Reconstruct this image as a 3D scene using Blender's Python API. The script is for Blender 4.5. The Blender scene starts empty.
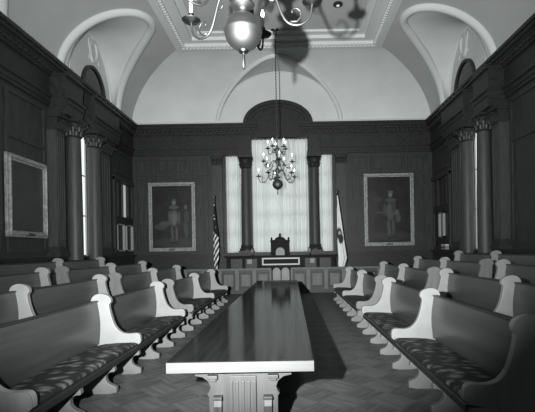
import bpy, bmesh, math, random
from mathutils import Vector, Matrix
random.seed(4)
PI = math.pi
SC = bpy.context.scene
COL = SC.collection

# ------------------------------------------------------------------ materials
def gray(v, a=1.0):
    return (v*.955, v, v*.985, a)

def mat(name, v, rough=.5, metal=0.0, spec=.5):
    m = bpy.data.materials.new(name); m.use_nodes = True
    b = m.node_tree.nodes['Principled BSDF']
    b.inputs['Base Color'].default_value = gray(v)
    b.inputs['Roughness'].default_value = rough
    b.inputs['Metallic'].default_value = metal
    b.inputs['Specular IOR Level'].default_value = spec
    return m

def nodes(m):
    nt = m.node_tree
    return nt, nt.nodes['Principled BSDF']

def vary(m, v0, v1, scale=(1, 1, 1), nscale=4.0, detail=5.0, bump=0.0, lo=.3, hi=.7):
    nt, b = nodes(m)
    tc = nt.nodes.new('ShaderNodeTexCoord'); mp = nt.nodes.new('ShaderNodeMapping')
    mp.inputs['Scale'].default_value = scale
    nz = nt.nodes.new('ShaderNodeTexNoise'); nz.inputs['Scale'].default_value = nscale
    nz.inputs['Detail'].default_value = detail
    cr = nt.nodes.new('ShaderNodeValToRGB')
    cr.color_ramp.elements[0].position = lo; cr.color_ramp.elements[0].color = gray(v0)
    cr.color_ramp.elements[1].position = hi; cr.color_ramp.elements[1].color = gray(v1)
    nt.links.new(tc.outputs['Object'], mp.inputs[0]); nt.links.new(mp.outputs[0], nz.inputs['Vector'])
    nt.links.new(nz.outputs['Fac'], cr.inputs[0]); nt.links.new(cr.outputs[0], b.inputs['Base Color'])
    if bump:
        bp = nt.nodes.new('ShaderNodeBump'); bp.inputs['Strength'].default_value = bump
        bp.inputs['Distance'].default_value = .01
        nt.links.new(nz.outputs['Fac'], bp.inputs['Height']); nt.links.new(bp.outputs[0], b.inputs['Normal'])
    return m

M = {}
M['wood'] = vary(mat('dark_oak', .031, .5, spec=.3), .02, .043, (6, 6, .6), 3.0)
M['shaft'] = vary(mat('column_oak', .045, .5, spec=.3), .035, .055, (6, 6, .6), 3.0)
M['wood2'] = vary(mat('dark_oak_moulding', .021, .5, spec=.3), .014, .029, (3, 3, 3), 3.0)
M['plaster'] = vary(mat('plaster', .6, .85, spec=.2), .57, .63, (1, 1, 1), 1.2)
M['ceilshade'] = vary(mat('plaster_shaded', .44, .85, spec=.2), .42, .46, (1, 1, 1), 1.2)  # same plaster, shade of flat ceiling and side coves put into its colour
M['moulding'] = mat('plaster_moulding', .6, .8, spec=.2)
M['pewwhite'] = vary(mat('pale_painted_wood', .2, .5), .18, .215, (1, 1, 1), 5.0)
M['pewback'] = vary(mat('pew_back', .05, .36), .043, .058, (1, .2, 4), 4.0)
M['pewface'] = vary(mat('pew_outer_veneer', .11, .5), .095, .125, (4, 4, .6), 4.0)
M['pewleg'] = vary(mat('pew_leg_paint', .12, .55), .105, .135, (1, 1, 1), 5.0)
M['panelpale'] = mat('pale_panel_edge', .5, .5)
M['desk'] = vary(mat('desk_mahogany', .008, .5, spec=.06), .005, .012, (3, 3, 3), 3.0)
M['gateframe'] = mat('gate_frame_oak', .15, .5)
M['pewdark'] = mat('pew_rail', .02, .4)
M['tabletop'] = vary(mat('table_top', .012, .14, spec=.12), .008, .018, (9, .5, 3), 2.0)
def coat(m, wt, rough):
    b = m.node_tree.nodes['Principled BSDF']; b.inputs['Specular IOR Level'].default_value = 0
    b.inputs['Coat Weight'].default_value = wt; b.inputs['Coat Roughness'].default_value = rough
    return m
coat(M['tabletop'], .42, .1)
M['tableedge'] = vary(mat('table_edge', .085, .5, spec=.3), .075, .095, (.7, 6, 9), 3.0)
M['tablebase'] = vary(mat('table_base', .05, .5, spec=.3), .04, .056, (6, 6, .6), 3.0)
M['railwood'] = vary(mat('rail_oak', .055, .5, spec=.2), .04, .07, (6, 6, .8), 3.0)
M['railpale'] = vary(mat('rail_oak_stile', .12, .5, spec=.2), .1, .15, (6, 6, .8), 3.0)
M['brass'] = mat('brass', .14, .55, 1.0)
M['brassdark'] = mat('aged_brass', .12, .4, 1.0)
M['candle'] = mat('candle_sleeve', .8, .6)
M['gilt'] = vary(mat('gilt_frame', .3, .5, .3), .16, .36, (1, 1, 1), 9.0, bump=.3)
M['black'] = mat('dark_iron', .02, .5)
M['leather'] = mat('pale_leather', .22, .5)
M['glassdark'] = mat('unlit_glass', .006, .12)
M['paper'] = mat('paper', .7, .7)
M['step'] = vary(mat('tier_boards', .05, .4), .04, .07, (.6, 6, 6), 3.0)
M['paleframe'] = mat('pale_window_wood', .28, .45)

def emit(name, v, s, extra=None):
    m = bpy.data.materials.new(name); m.use_nodes = True
    b = m.node_tree.nodes['Principled BSDF']
    b.inputs['Base Color'].default_value = gray(.3)
    b.inputs['Emission Color'].default_value = gray(v); b.inputs['Emission Strength'].default_value = s
    return m
M['daypane'] = emit('daylit_pane', 1, 1.35)
M['daystrip'] = emit('bright_daylit_pane', 1, 1.0)
M['dimpane'] = emit('dim_daylit_pane', 1, .33)
M['bulb'] = emit('lit_bulb', 1, 5.0)

def curtain_mat():
    m = bpy.data.materials.new('sheer_curtain'); m.use_nodes = True
    nt = m.node_tree; nt.nodes.remove(nt.nodes['Principled BSDF'])
    out = nt.nodes['Material Output']
    d = nt.nodes.new('ShaderNodeBsdfDiffuse'); d.inputs[0].default_value = gray(.62)
    t = nt.nodes.new('ShaderNodeBsdfTranslucent'); t.inputs[0].default_value = gray(.7)
    mx = nt.nodes.new('ShaderNodeMixShader'); mx.inputs[0].default_value = .5
    nt.links.new(d.outputs[0], mx.inputs[1]); nt.links.new(t.outputs[0], mx.inputs[2])
    nt.links.new(mx.outputs[0], out.inputs[0])
    return m
M['curtain'] = curtain_mat()

def floor_mat():
    m = mat('parquet', .06, .33); nt, b = nodes(m); L = nt.links.new
    tc = nt.nodes.new('ShaderNodeTexCoord')
    mp = nt.nodes.new('ShaderNodeMapping'); mp.inputs['Rotation'].default_value = (0, 0, PI/4)
    ck = nt.nodes.new('ShaderNodeTexChecker'); ck.inputs['Scale'].default_value = 2.6
    ck.inputs[1].default_value = (0, 0, 0, 1); ck.inputs[2].default_value = (1, 1, 1, 1)
    L(tc.outputs['Object'], mp.inputs[0]); L(mp.outputs[0], ck.inputs[0])
    def strip(scale):
        q = nt.nodes.new('ShaderNodeMapping'); q.inputs['Scale'].default_value = scale
        n = nt.nodes.new('ShaderNodeTexNoise'); n.inputs['Scale'].default_value = 2.0; n.inputs['Detail'].default_value = 6
        L(mp.outputs[0], q.inputs[0]); L(q.outputs[0], n.inputs['Vector'])
        return n
    n1, n2 = strip((9, 1.2, 1)), strip((1.2, 9, 1))
    mx = nt.nodes.new('ShaderNodeMix'); mx.data_type = 'FLOAT'
    L(ck.outputs['Fac'], mx.inputs['Factor']); L(n1.outputs['Fac'], mx.inputs['A']); L(n2.outputs['Fac'], mx.inputs['B'])
    ad = nt.nodes.new('ShaderNodeMath'); ad.operation = 'MULTIPLY_ADD'; ad.inputs[1].default_value = .16
    L(ck.outputs['Fac'], ad.inputs[0]); L(mx.outputs['Result'], ad.inputs[2])
    cr = nt.nodes.new('ShaderNodeValToRGB')
    cr.color_ramp.elements[0].position = .3; cr.color_ramp.elements[0].color = gray(.058)
    cr.color_ramp.elements[1].position = .85; cr.color_ramp.elements[1].color = gray(.13)
    L(ad.outputs[0], cr.inputs[0]); L(cr.outputs[0], b.inputs['Base Color'])
    return m
M['floor'] = coat(floor_mat(), .22, .3)

def cushion_mat():
    m = mat('tufted_cushion', .05, .75, spec=.25); nt, b = nodes(m); L = nt.links.new
    tc = nt.nodes.new('ShaderNodeTexCoord')
    mp = nt.nodes.new('ShaderNodeMapping'); mp.inputs['Scale'].default_value = (9, 12, 1)
    nz = nt.nodes.new('ShaderNodeTexNoise'); nz.inputs['Scale'].default_value = 1.3; nz.inputs['Detail'].default_value = 1
    mxv = nt.nodes.new('ShaderNodeMix'); mxv.data_type = 'RGBA'; mxv.inputs['Factor'].default_value = .3
    vo = nt.nodes.new('ShaderNodeTexVoronoi'); vo.inputs['Scale'].default_value = 1.0
    vo.inputs['Randomness'].default_value = .9
    L(tc.outputs['Object'], mp.inputs[0]); L(mp.outputs[0], nz.inputs['Vector'])
    L(mp.outputs[0], mxv.inputs['A']); L(nz.outputs['Color'], mxv.inputs['B'])
    L(mxv.outputs['Result'], vo.inputs['Vector'])
    cr = nt.nodes.new('ShaderNodeValToRGB')
    cr.color_ramp.elements[0].position = .05; cr.color_ramp.elements[0].color = gray(.15)
    cr.color_ramp.elements[1].position = .5; cr.color_ramp.elements[1].color = gray(.014)
    L(vo.outputs['Distance'], cr.inputs[0]); L(cr.outputs[0], b.inputs['Base Color'])
    bp = nt.nodes.new('ShaderNodeBump'); bp.inputs['Strength'].default_value = .8; bp.inputs['Distance'].default_value = .02
    bp.invert = True
    L(vo.outputs['Distance'], bp.inputs['Height']); L(bp.outputs[0], b.inputs['Normal'])
    return m
M['cushion'] = cushion_mat()

def blob_mat(name, base0, base1, blobs, rough=.35):
    """dark oil-paint ground with soft elliptical patches (x, z, rx, rz, value) in the canvas's own metres"""
    m = mat(name, base0, rough); nt, b = nodes(m); L = nt.links.new
    tc = nt.nodes.new('ShaderNodeTexCoord'); sp = nt.nodes.new('ShaderNodeSeparateXYZ')
    nz = nt.nodes.new('ShaderNodeTexNoise'); nz.inputs['Scale'].default_value = 2.2; nz.inputs['Detail'].default_value = 5
    mw = nt.nodes.new('ShaderNodeMix'); mw.data_type = 'RGBA'; mw.inputs['Factor'].default_value = .13
    L(tc.outputs['Object'], nz.inputs['Vector']); L(tc.outputs['Object'], mw.inputs['A']); L(nz.outputs['Color'], mw.inputs['B'])
    L(mw.outputs['Result'], sp.inputs[0])
    cr = nt.nodes.new('ShaderNodeValToRGB')
    cr.color_ramp.elements[0].position = .35; cr.color_ramp.elements[0].color = gray(base0)
    cr.color_ramp.elements[1].position = .7; cr.color_ramp.elements[1].color = gray(base1)
    L(nz.outputs['Fac'], cr.inputs[0]); cur = cr.outputs[0]
    def mth(op, a, bb):
        n = nt.nodes.new('ShaderNodeMath'); n.operation = op
        for i, q in enumerate((a, bb)):
            if hasattr(q, 'links'): L(q, n.inputs[i])
            else: n.inputs[i].default_value = q
        return n.outputs[0]
    for (x, z, rx, rz, v) in blobs:
        # the warp mix scales coordinates by .87 and adds about .065
        dx = mth('DIVIDE', mth('SUBTRACT', sp.outputs['X'], x*.87+.065), rx*.87)
        dz = mth('DIVIDE', mth('SUBTRACT', sp.outputs['Z'], z*.87+.065), rz*.87)
        d = mth('ADD', mth('MULTIPLY', dx, dx), mth('MULTIPLY', dz, dz))
        mr = nt.nodes.new('ShaderNodeMapRange'); mr.inputs[1].default_value = .5; mr.inputs[2].default_value = 1.25
        mr.inputs[3].default_value = 1; mr.inputs[4].default_value = 0
        L(d, mr.inputs[0])
        mx = nt.nodes.new('ShaderNodeMix'); mx.data_type = 'RGBA'
        L(mr.outputs[0], mx.inputs['Factor']); L(cur, mx.inputs['A']); mx.inputs['B'].default_value = gray(v)
        cur = mx.outputs['Result']
    L(cur, b.inputs['Base Color'])
    return m

# ------------------------------------------------------------------ mesh helpers
class MB:
    def __init__(s): s.bm = bmesh.new()
    def box(s, x0, x1, y0, y1, z0, z1):
        v = [s.bm.verts.new((x, y, z)) for x in (x0, x1) for y in (y0, y1) for z in (z0, z1)]
        for f in ((0, 1, 3, 2), (4, 6, 7, 5), (0, 4, 5, 1), (2, 3, 7, 6), (0, 2, 6, 4), (1, 5, 7, 3)):
            s.bm.faces.new([v[i] for i in f])
        return s
    def prism(s, pts, a, b, axis='y'):
        """polygon pts (p,q) extruded from a to b along axis.  y:(x,z)  x:(y,z)  z:(x,y)"""
        def P(p, q, t):
            return {'y': (p, t, q), 'x': (t, p, q), 'z': (p, q, t)}[axis]
        lo = [s.bm.verts.new(P(p, q, a)) for p, q in pts]
        hi = [s.bm.verts.new(P(p, q, b)) for p, q in pts]
        n = len(pts)
        s.bm.faces.new(lo); s.bm.faces.new(hi[::-1])
        for i in range(n):
            s.bm.faces.new((lo[i], hi[i], hi[(i+1) % n], lo[(i+1) % n]))
        return s
    def ring(s, outer, inner, a, b, axis='y', closed=False):
        """band between two equal-length polylines, extruded"""
        def P(p, q, t):
            return {'y': (p, t, q), 'x': (t, p, q), 'z': (p, q, t)}[axis]
        g = [[s.bm.verts.new(P(p[0], p[1], t)) for p in pl] for pl, t in ((outer, a), (inner, a), (inner, b), (outer, b))]
        n = len(outer)
        for i in range(n if closed else n-1):
            j = (i+1) % n
            for k in range(4):
                l = (k+1) % 4
                s.bm.faces.new((g[k][i], g[k][j], g[l][j], g[l][i]))
        if not closed:
            for i in (0, n-1): s.bm.faces.new([g[k][i] for k in range(4)])
        return s
    def lathe(s, prof, cx=0, cy=0, n=24):
        """prof list of (r,z)"""
        rows = []
        for r, z in prof:
            if r < 1e-5: rows.append([s.bm.verts.new((cx, cy, z))])
            else: rows.append([s.bm.verts.new((cx+r*math.cos(2*PI*i/n), cy+r*math.sin(2*PI*i/n), z)) for i in range(n)])
        for A, B in zip(rows, rows[1:]):
            for i in range(n):
                j = (i+1) % n
                if len(A) == 1 and len(B) == 1: break
                if len(A) == 1: s.bm.faces.new((A[0], B[j], B[i]))
                elif len(B) == 1: s.bm.faces.new((A[i], A[j], B[0]))
                else: s.bm.faces.new((A[i], A[j], B[j], B[i]))
        for R in (rows[0], rows[-1]):
            if len(R) > 1:
                try: s.bm.faces.new(R)
                except ValueError: pass
        return s
    def tube(s, pts, r, n=8):
        pts = [Vector(p) for p in pts]
        rs = r if isinstance(r, (list, tuple)) else [r]*len(pts)
        rows = []; up = None
        for i, p in enumerate(pts):
            t = (pts[min(i+1, len(pts)-1)]-pts[max(i-1, 0)]).normalized()
            if up is None:
                up = Vector((0, 0, 1)) if abs(t.z) < .9 else Vector((1, 0, 0))
            a = t.cross(up)
            if a.length < 1e-4: a = t.cross(Vector((0, 1, 0)))
            a.normalize(); bb = a.cross(t).normalized(); up = bb
            rows.append([s.bm.verts.new(p+rs[i]*(a*math.cos(2*PI*k/n)+bb*math.sin(2*PI*k/n))) for k in range(n)])
        for A, B in zip(rows, rows[1:]):
            for k in range(n):
                s.bm.faces.new((A[k], A[(k+1) % n], B[(k+1) % n], B[k]))
        s.bm.faces.new(rows[0]); s.bm.faces.new(rows[-1][::-1])
        return s
    def grid(s, rows):
        vs = [[s.bm.verts.new(p) for p in r] for r in rows]
        for A, B in zip(vs, vs[1:]):
            for i in range(len(A)-1):
                s.bm.faces.new((A[i], A[i+1], B[i+1], B[i]))
        return s
    def build(s, name, material, parent=None, smooth=False, bevel=0, recalc=True):
        if recalc: bmesh.ops.recalc_face_normals(s.bm, faces=s.bm.faces)
        me = bpy.data.meshes.new(name); s.bm.to_mesh(me); s.bm.free()
        me.materials.append(material)
        if smooth:
            for p in me.polygons: p.use_smooth = True
        o = bpy.data.objects.new(name, me); COL.objects.link(o)
        if bevel:
            b = o.modifiers.new('bevel', 'BEVEL'); b.width = bevel; b.segments = 2; b.limit_method = 'ANGLE'
        if smooth == 'auto':
            e = o.modifiers.new('split', 'EDGE_SPLIT'); e.split_angle = math.radians(38)
        if parent: o.parent = parent
        return o

def tag(o, label, cat, group=None):
    o['label'] = label; o['category'] = cat
    if group: o['group'] = group
    return o
def struct(o):
    o['kind'] = 'structure'; return o
def empty(name, loc, label, cat, group=None, rz=0):
    o = bpy.data.objects.new(name, None); COL.objects.link(o)
    o.location = loc; o.rotation_euler = (0, 0, rz); o.empty_display_size = .1
    return tag(o, label, cat, group)
def copy_tree(o, parent=None):
    c = o.copy(); COL.objects.link(c)
    if parent: c.parent = parent
    for ch in list(o.children): copy_tree(ch, c)
    return c

# ------------------------------------------------------------------ room numbers (metres)
CX = -.43                     # room axis
XL, XR = -7.1, 6.45           # side walls
YF, YN = 19.0, -3.5           # far wall, near end (open behind the camera)
ZC = 7.39                     # top of the dark entablature
ZT = 9.49                     # flat ceiling
COVE_H, COVE_R = 3.0, 2.1

def wall_cells(mb, axis, t0, t1, u0, u1, z0, z1, holes):
    us = sorted({u0, u1, *[h[0] for h in holes], *[h[1] for h in holes]})
    zs = sorted({z0, z1, *[h[2] for h in holes], *[h[3] for h in holes]})
    for a, b in zip(us, us[1:]):
        for c, d in zip(zs, zs[1:]):
            um, zm = (a+b)/2, (c+d)/2
            if any(h[0] < um < h[1] and h[2] < zm < h[3] for h in holes): continue
            if axis == 'y': mb.box(a, b, t0, t1, c, d)
            else: mb.box(t0, t1, a, b, c, d)

# floor
struct(MB().box(XL-.3, XR+.3, YN, YF+.3, -.1, 0).build('floor', M['floor']))

# far wall, dark panelled part
FW = [(-1.74, .86, 1.62, 6.8), (-2.92, -2.2, 1.62, 6.06), (1.32, 1.95, 1.62, 6.06)]
mb = MB(); wall_cells(mb, 'y', YF, YF+.3, XL-.3, XR+.3, 0, ZC, FW)
struct(mb.build('wall_far', M['wood'])); mb = MB()
def panel_y(x0, x1, z0, z1, y=YF, w=.09, d=.045):
    """a framed raised field on the far wall"""
    mb.box(x0, x1, y-d, y, z0, z0+w); mb.box(x0, x1, y-d, y, z1-w, z1)
    mb.box(x0, x0+w, y-d, y, z0+w, z1-w); mb.box(x1-w, x1, y-d, y, z0+w, z1-w)
    mb.box(x0+w+.1, x1-w-.1, y-.025, y, z0+w+.1, z1-w-.1)
for sx in (-1, 1):
    xs = [CX+sx*v for v in (3.25, 4.05, 5.75, 6.6)]
    for a, b in zip(xs, xs[1:]):
        x0, x1 = min(a, b)+.03, max(a, b)-.03
        panel_y(x0, x1, 5.15, 5.95); panel_y(x0, x1, 1.8, 5.1)
for x0, x1 in ((-6.95, -3.6), (2.75, 6.05)):
    n = 10
    for i in range(n):
        xa = x0+(x1-x0)*i/n
        mb.box(xa+.02, xa+.05, YF-.05, YF-.02, 5.25, 5.9)
struct(mb.build('trim_panels_far', M['wood']))
# upper far wall (white, behind the vault)
struct(MB().box(XL-.3, XR+.3, YF, YF+.3, ZC, 10.2).build('wall_far_upper', M['plaster']))

# side walls
LW = [(13.5, 14.82, 1.62, 5.85), (17.0, 18.92, 1.75, 4.65)]
def side_wall(name, x, s, tname):
    """s=+1: room lies towards +x of the wall"""
    mb = MB(); t0, t1 = sorted((x, x-s*.3))
    wall_cells(mb, 'x', t0, t1, YN, YF, 0, ZC, LW)
    struct(mb.build(name, M['wood'])); mb = MB()
    def bx(d, y0, y1, z0, z1):
        a, b = sorted((x, x+s*d)); mb.box(a, b, y0, y1, z0, z1)
    ys = [YN, -1.5, .5, 2.5, 4.5, 6.5, 8.4, 10.4, 12.3]
    for a, b in zip(ys, ys[1:]):
        bx(.05, a+.1, b-.1, 4.7, 4.8); bx(.05, a+.1, b-.1, 5.85, 5.95); bx(.05, a+.1, b-.1, 1.75, 1.85)
        for y in (a+.1, b-.2): bx(.05, y, y+.1, 1.85, 4.7); bx(.05, y, y+.1, 4.8, 5.85)
    # jambs and panels round the far windows
    bx(.08, 16.84, 17.0, 1.65, 4.8)
    bx(.1, 16.84, 18.92, 4.67, 4.85)
    bx(.04, 17.05, 18.85, 5.0, 5.1); bx(.04, 17.05, 18.85, 5.85, 5.95)
    return struct(mb.build(tname, M['wood']))
side_wall('wall_left', XL, 1, 'trim_panels_left'); side_wall('wall_right', XR, -1, 'trim_panels_right')
struct(MB().box(XL-.3, XL, YN, YF, ZC, 10.2).build('wall_left_upper', M['plaster']))
struct(MB().box(XR, XR+.3, YN, YF, ZC, 10.2).build('wall_right_upper', M['plaster']))

# ------------------------------------------------------------------ vaulted ceiling
def cove_z(t): return ZC+COVE_R*math.sin(t)
def cove_h(t): return COVE_H*(1-math.cos(t))
LUN = 2.05
def chaikin(pl, it=2):
    for _ in range(it):
        q = [pl[0]]
        for a, b in zip(pl, pl[1:]):
            q += [(a[0]*.75+b[0]*.25, a[1]*.75+b[1]*.25), (a[0]*.25+b[0]*.75, a[1]*.25+b[1]*.75)]
        pl = q+[pl[-1]]
    return pl
# plan of the groin between a side lunette and the cove: (along the wall from its middle, out from the wall)
SIDE_PLAN = chaikin([(-2.28, 0), (-2.26, .3), (-2.22, .87), (-2.16, 1.34), (-2.02, 1.9), (-1.72, 2.42), (-1.0, 2.58), (-.12, 1.95), (.86, 1.1), (1.59, .42), (2.12, 0)])
def far_plan(w, n=48):
    out = []
    for i in range(n+1):
        q = -w*math.cos(PI*i/n); sz = LUN*math.sqrt(max(0, 1-(q/w)**2))/COVE_R
        out.append((q, cove_h(math.asin(min(1, sz)))))
    return out
def h_low(s, luns):
    for c, plan in luns:
        q = s-c
        for (a, ha), (b, hb) in zip(plan, plan[1:]):
            if a <= q <= b: return ha+(hb-ha)*(q-a)/max(b-a, 1e-6)
    return 0
def t_low(s, luns): return math.acos(max(-1, min(1, 1-h_low(s, luns)/COVE_H)))
def place(side, s, h, z):
    if side == 'L': return (XL+h, s, z)
    if side == 'R': return (XR-h, s, z)
    return (s, YF-h, z)
def cove(side, s0, s1, mit0, mit1, luns, name):
    ss = set(s0+(s1-s0)*i/160 for i in range(161))
    for c, plan in luns: ss |= set(c+q for q, h in plan)
    for k in range(41):
        h = cove_h(PI/2*k/40)
        if mit1: ss.add(s1-h)
        if mit0: ss.add(s0+h)
    ss = sorted(ss); ss = [a for i, a in enumerate(ss) if i == 0 or a-ss[i-1] > 1e-4]
    cols = []
    for s in ss:
        th = PI/2
        if mit1 and s > s1-COVE_H: th = min(th, math.acos(max(-1, min(1, 1-(s1-s)/COVE_H))))
        if mit0 and s < s0+COVE_H: th = min(th, math.acos(max(-1, min(1, 1-(s-s0)/COVE_H))))
        tl = min(t_low(s, luns), th)
        cols.append([place(side, s, cove_h(tl+(th-tl)*k/24), cove_z(tl+(th-tl)*k/24)) for k in range(25)])
    mb = MB(); mb.grid(cols)
    bmesh.ops.remove_doubles(mb.bm, verts=mb.bm.verts, dist=1e-4)
    struct(mb.build(name, M['plaster'] if side == 'F' else M['ceilshade'], smooth=True))
    for c, plan in luns:
        # ruled lunette vault from the wall arch to the cove, and its moulded rib
        rows, rib, arch = [], [], []
        L = [0]
        for p, q in zip(plan, plan[1:]): L.append(L[-1]+math.hypot(q[0]-p[0], q[1]-p[1]))
        for (q, h), l in zip(plan, L):
            s = c+q; z = cove_z(math.acos(1-h/COVE_H))
            if side == 'F': sw, zw = s, ZC+(z-ZC)*1.17
            else:
                f = PI*l/L[-1]; sw, zw = c-.1-1.6*math.cos(f), ZC+2.2*math.sin(f)
            a, b = Vector(place(side, sw, 0.0, zw)), Vector(place(side, s, h, z))
            rows.append([a.lerp(b, k/6) for k in range(7)])
            rib.append(b); arch.append(a)
        struct(MB().grid(rows).build(name+'_lunette', M['plaster'], smooth=True))
        struct(MB().tube(rib, .1 if side == 'F' else .15, 10).build('trim_rib', M['moulding'], smooth=True))
        struct(MB().tube(arch, .05, 8).build('trim_arch', M['moulding'], smooth=True))
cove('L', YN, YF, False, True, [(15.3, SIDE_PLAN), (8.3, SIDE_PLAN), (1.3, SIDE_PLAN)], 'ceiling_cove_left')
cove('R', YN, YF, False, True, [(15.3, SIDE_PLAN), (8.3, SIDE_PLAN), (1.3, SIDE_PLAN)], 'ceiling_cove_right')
cove('F', XL, XR, True, True, [(CX, far_plan(2.8))], 'ceiling_cove_far')
fx0, fx1, fy1 = XL+COVE_H, XR-COVE_H, YF-COVE_H
struct(MB().box(fx0-.05, fx1+.05, YN, fy1+.05, ZT+.16, ZT+.3).build('ceiling', M['ceilshade']))
# stepped moulding round the flat field
mb = MB()
steps = [(-.16, -.02, -.06, .2), (-.02, .14, -.14, .2), (.14, .24, -.09, .2), (.24, .50, .02, .2), (.50, .6, -.04, .2), (.6, .85, .08, .2)]
for a, b, z0, z1 in steps:
    mb.box(fx0+a, fx0+b, YN, fy1-a, ZT+z0, ZT+z1)
    mb.box(fx1-b, fx1-a, YN, fy1-a, ZT+z0, ZT+z1)
    mb.box(fx0+b, fx1-b, fy1-b, fy1-a, ZT+z0, ZT+z1)
x = fx0+.2
while x < fx1-.2:
    mb.box(x, x+.07, fy1-.25, fy1-.15, ZT-.13, ZT-.06); x += .14
y = 6.0
while y < fy1-.2:
    mb.box(fx0+.15, fx0+.25, y, y+.07, ZT-.13, ZT-.06); mb.box(fx1-.25, fx1-.15, y, y+.07, ZT-.13, ZT-.06); y += .14
struct(mb.build('trim_ceiling', M['moulding']))
# pale band at the foot of the white walls
mb = MB()
for z0, z1, d in ((ZC, ZC+.14, .07), (ZC+.14, ZC+.19, .1)):
    mb.box(XL, XL+d, YN, YF, z0, z1); mb.box(XR-d, XR, YN, YF, z0, z1); mb.box(XL+d, CX-1.58, YF-d, YF, z0, z1); mb.box(CX+1.58, XR-d, YF-d, YF, z0, z1)
struct(mb.build('trim_springing', M['moulding']))

# ------------------------------------------------------------------ dark entablature
ZA = 6.06                     # underside of the entablature
ENT = [(ZA, 6.16, .08), (6.16, 6.3, .11), (6.3, 6.38, .17), (6.38, 6.95, .08), (6.95, 7.03, .16), (7.12, 7.2, .26), (7.2, 7.3, .34), (7.3, ZC, .40)]
def ent_side(name, x, s):
    mb = MB()
    for z0, z1, d in ENT:
        a, b = sorted((x, x+s*d)); mb.box(a, b, YN, YF, z0, z1)
        for y0, y1 in ((12.4, 13.36), (14.2, 16.2)):
            if z0 == ZA: mb.box(*sorted((x, x+s*(d+.48))), y0, y1, 5.84, ZA)
            if d < .2: mb.box(*sorted((x, x+s*(d+.48))), y0-d*.3, y1+d*.3, z0, z1)
    for y0, y1 in ((12.4, 13.36), (14.2, 16.2)):
        for k in range(6):
            y = y0+.04+(y1-y0-.2)*k/5; mb.box(*sorted((x+s*.5, x+s*.6)), y, y+.1, 7.03, 7.12)
    a, b = sorted((x, x+s*.16)); mb.box(a, b, YN, YF, 7.03, 7.12)
    y = 4.0
    while y < YF-.2:
        a, b = sorted((x+s*.16, x+s*.24)); mb.box(a, b, y, y+.1, 7.03, 7.12); y += .2
    return struct(mb.build(name, M['wood2']))
ent_side('trim_left', XL, 1); ent_side('trim_right', XR, -1)
mb = MB()
for x0, x1 in ((XL, -1.42), (.5, XR)):
    for z0, z1, d in ENT:
        if z0 < 6.9: mb.box(min(x0, -1.78) if x0 < 0 else .9, -1.78 if x0 < 0 else x1, YF-d, YF, z0, z1)
        else: mb.box(x0, x1, YF-d, YF, z0, z1)
    mb.box(x0, x1, YF-.16, YF, 7.03, 7.12)
    x = x0+.05
    while x < x1-.1:
        mb.box(x, x+.1, YF-.24, YF-.16, 7.03, 7.12); x += .2
# arched head over the middle window
W, Z0, RISE = 1.57, 7.39, 1.07
AX = CX-.06
arc = [(CX-.06+W*math.cos(PI*i/40), Z0+RISE*math.sin(PI*i/40)) for i in range(41)]
arci = [(AX+(W-.16)*math.cos(PI*i/40), Z0+(RISE-.16)*math.sin(PI*i/40)) for i in range(41)]
arcj = [(AX+(W-.3)*math.cos(PI*i/40), Z0+(RISE-.3)*math.sin(PI*i/40)) for i in range(41)]
mb.ring(arc, arci, YF-.2, YF); mb.ring(arci, arcj, YF-.12, YF)
mb.prism(arcj, YF-.06, YF)
mb.box(-2.05, 1.15, YF-.1, YF, 6.8, Z0)
mb.box(-1.42, .5, YF-.15, YF, 6.8, 6.9)
struct(mb.build('trim_far', M['wood2']))

# dado with its cap
mb = MB()
mb.box(XL, XR, YF-.1, YF, 0, 1.5); mb.box(XL, XR, YF-.16, YF, 1.5, 1.56); mb.box(XL, XR, YF-.22, YF, 1.56, 1.62)
mb.box(XL, XR, YF-.13, YF, 1.2, 1.26)
for x, s in ((XL, 1), (XR, -1)):
    for z0, z1, d in ((0, 1.5, .1), (1.5, 1.56, .16), (1.56, 1.62, .22), (0, .25, .13)):
        a, b = sorted((x, x+s*d)); mb.box(a, b, YN, YF-.22, z0, z1)
struct(mb.build('baseboard_dado', M['wood2']))

# ------------------------------------------------------------------ windows
def far_window(name, x0, x1, z0, z1, nx, nz):
    r = struct(MB().box(x0, x1, YF+.27, YF+.29, z0, z1).build(name, M['daypane']))
    mb = MB(); w = .05
    for i in range(nx+1):
        x = x0+(x1-x0)*i/nx; mb.box(x-w/2, x+w/2, YF+.22, YF+.27, z0, z1)
    for i in range(nz+1):
        z = z0+(z1-z0)*i/nz; mb.box(x0, x1, YF+.225, YF+.265, z-w/2, z+w/2)
    mb.build('window_frame', M['wood2'], r)
far_window('window_1', -1.74, .86, 1.62, 6.8, 4, 6)
far_window('window_2', -2.92, -2.2, 1.62, 6.06, 1, 5)
far_window('window_3', 1.32, 1.95, 1.62, 6.06, 1, 5)

def curtain(x0, x1, z0, z1, label, folds):
    rows = []; n = folds*10
    for k in range(13):
        z = z1+(z0-z1)*k/12
        row = []
        for i in range(n+1):
            f = i/n; ph = 2*PI*folds*f
            amp = .03+.012*math.sin(7*f+2)
            row.append((x0+(x1-x0)*f+.006*math.sin(ph*.5+k*.05), YF+.12+amp*math.sin(ph+.06*k/12*math.sin(f*9)), z))
        rows.append(row)
    o = empty('curtain', ((x0+x1)/2, YF+.12, z0), label, 'curtain', 'sheer curtains of the far windows')
    sh = MB().grid(rows).build('cloth', M['curtain'], o, smooth=True, recalc=False)
    sh.matrix_parent_inverse = Matrix.Translation(o.location).inverted()
    rd = MB().tube([(x0-.02, YF+.12, z1+.0), (x1+.02, YF+.12, z1+.0)], .018, 8).build('curtain_rod', M['brassdark'], o)
    rd.matrix_parent_inverse = Matrix.Translation(o.location).inverted()
curtain(-1.72, .84, 1.64, 6.76, 'wide pale sheer curtain over the middle far window, behind the tall chair', 13)
curtain(-2.90, -2.22, 1.64, 6.03, 'narrow pale curtain in the slim window left of the middle window', 6)
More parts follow.
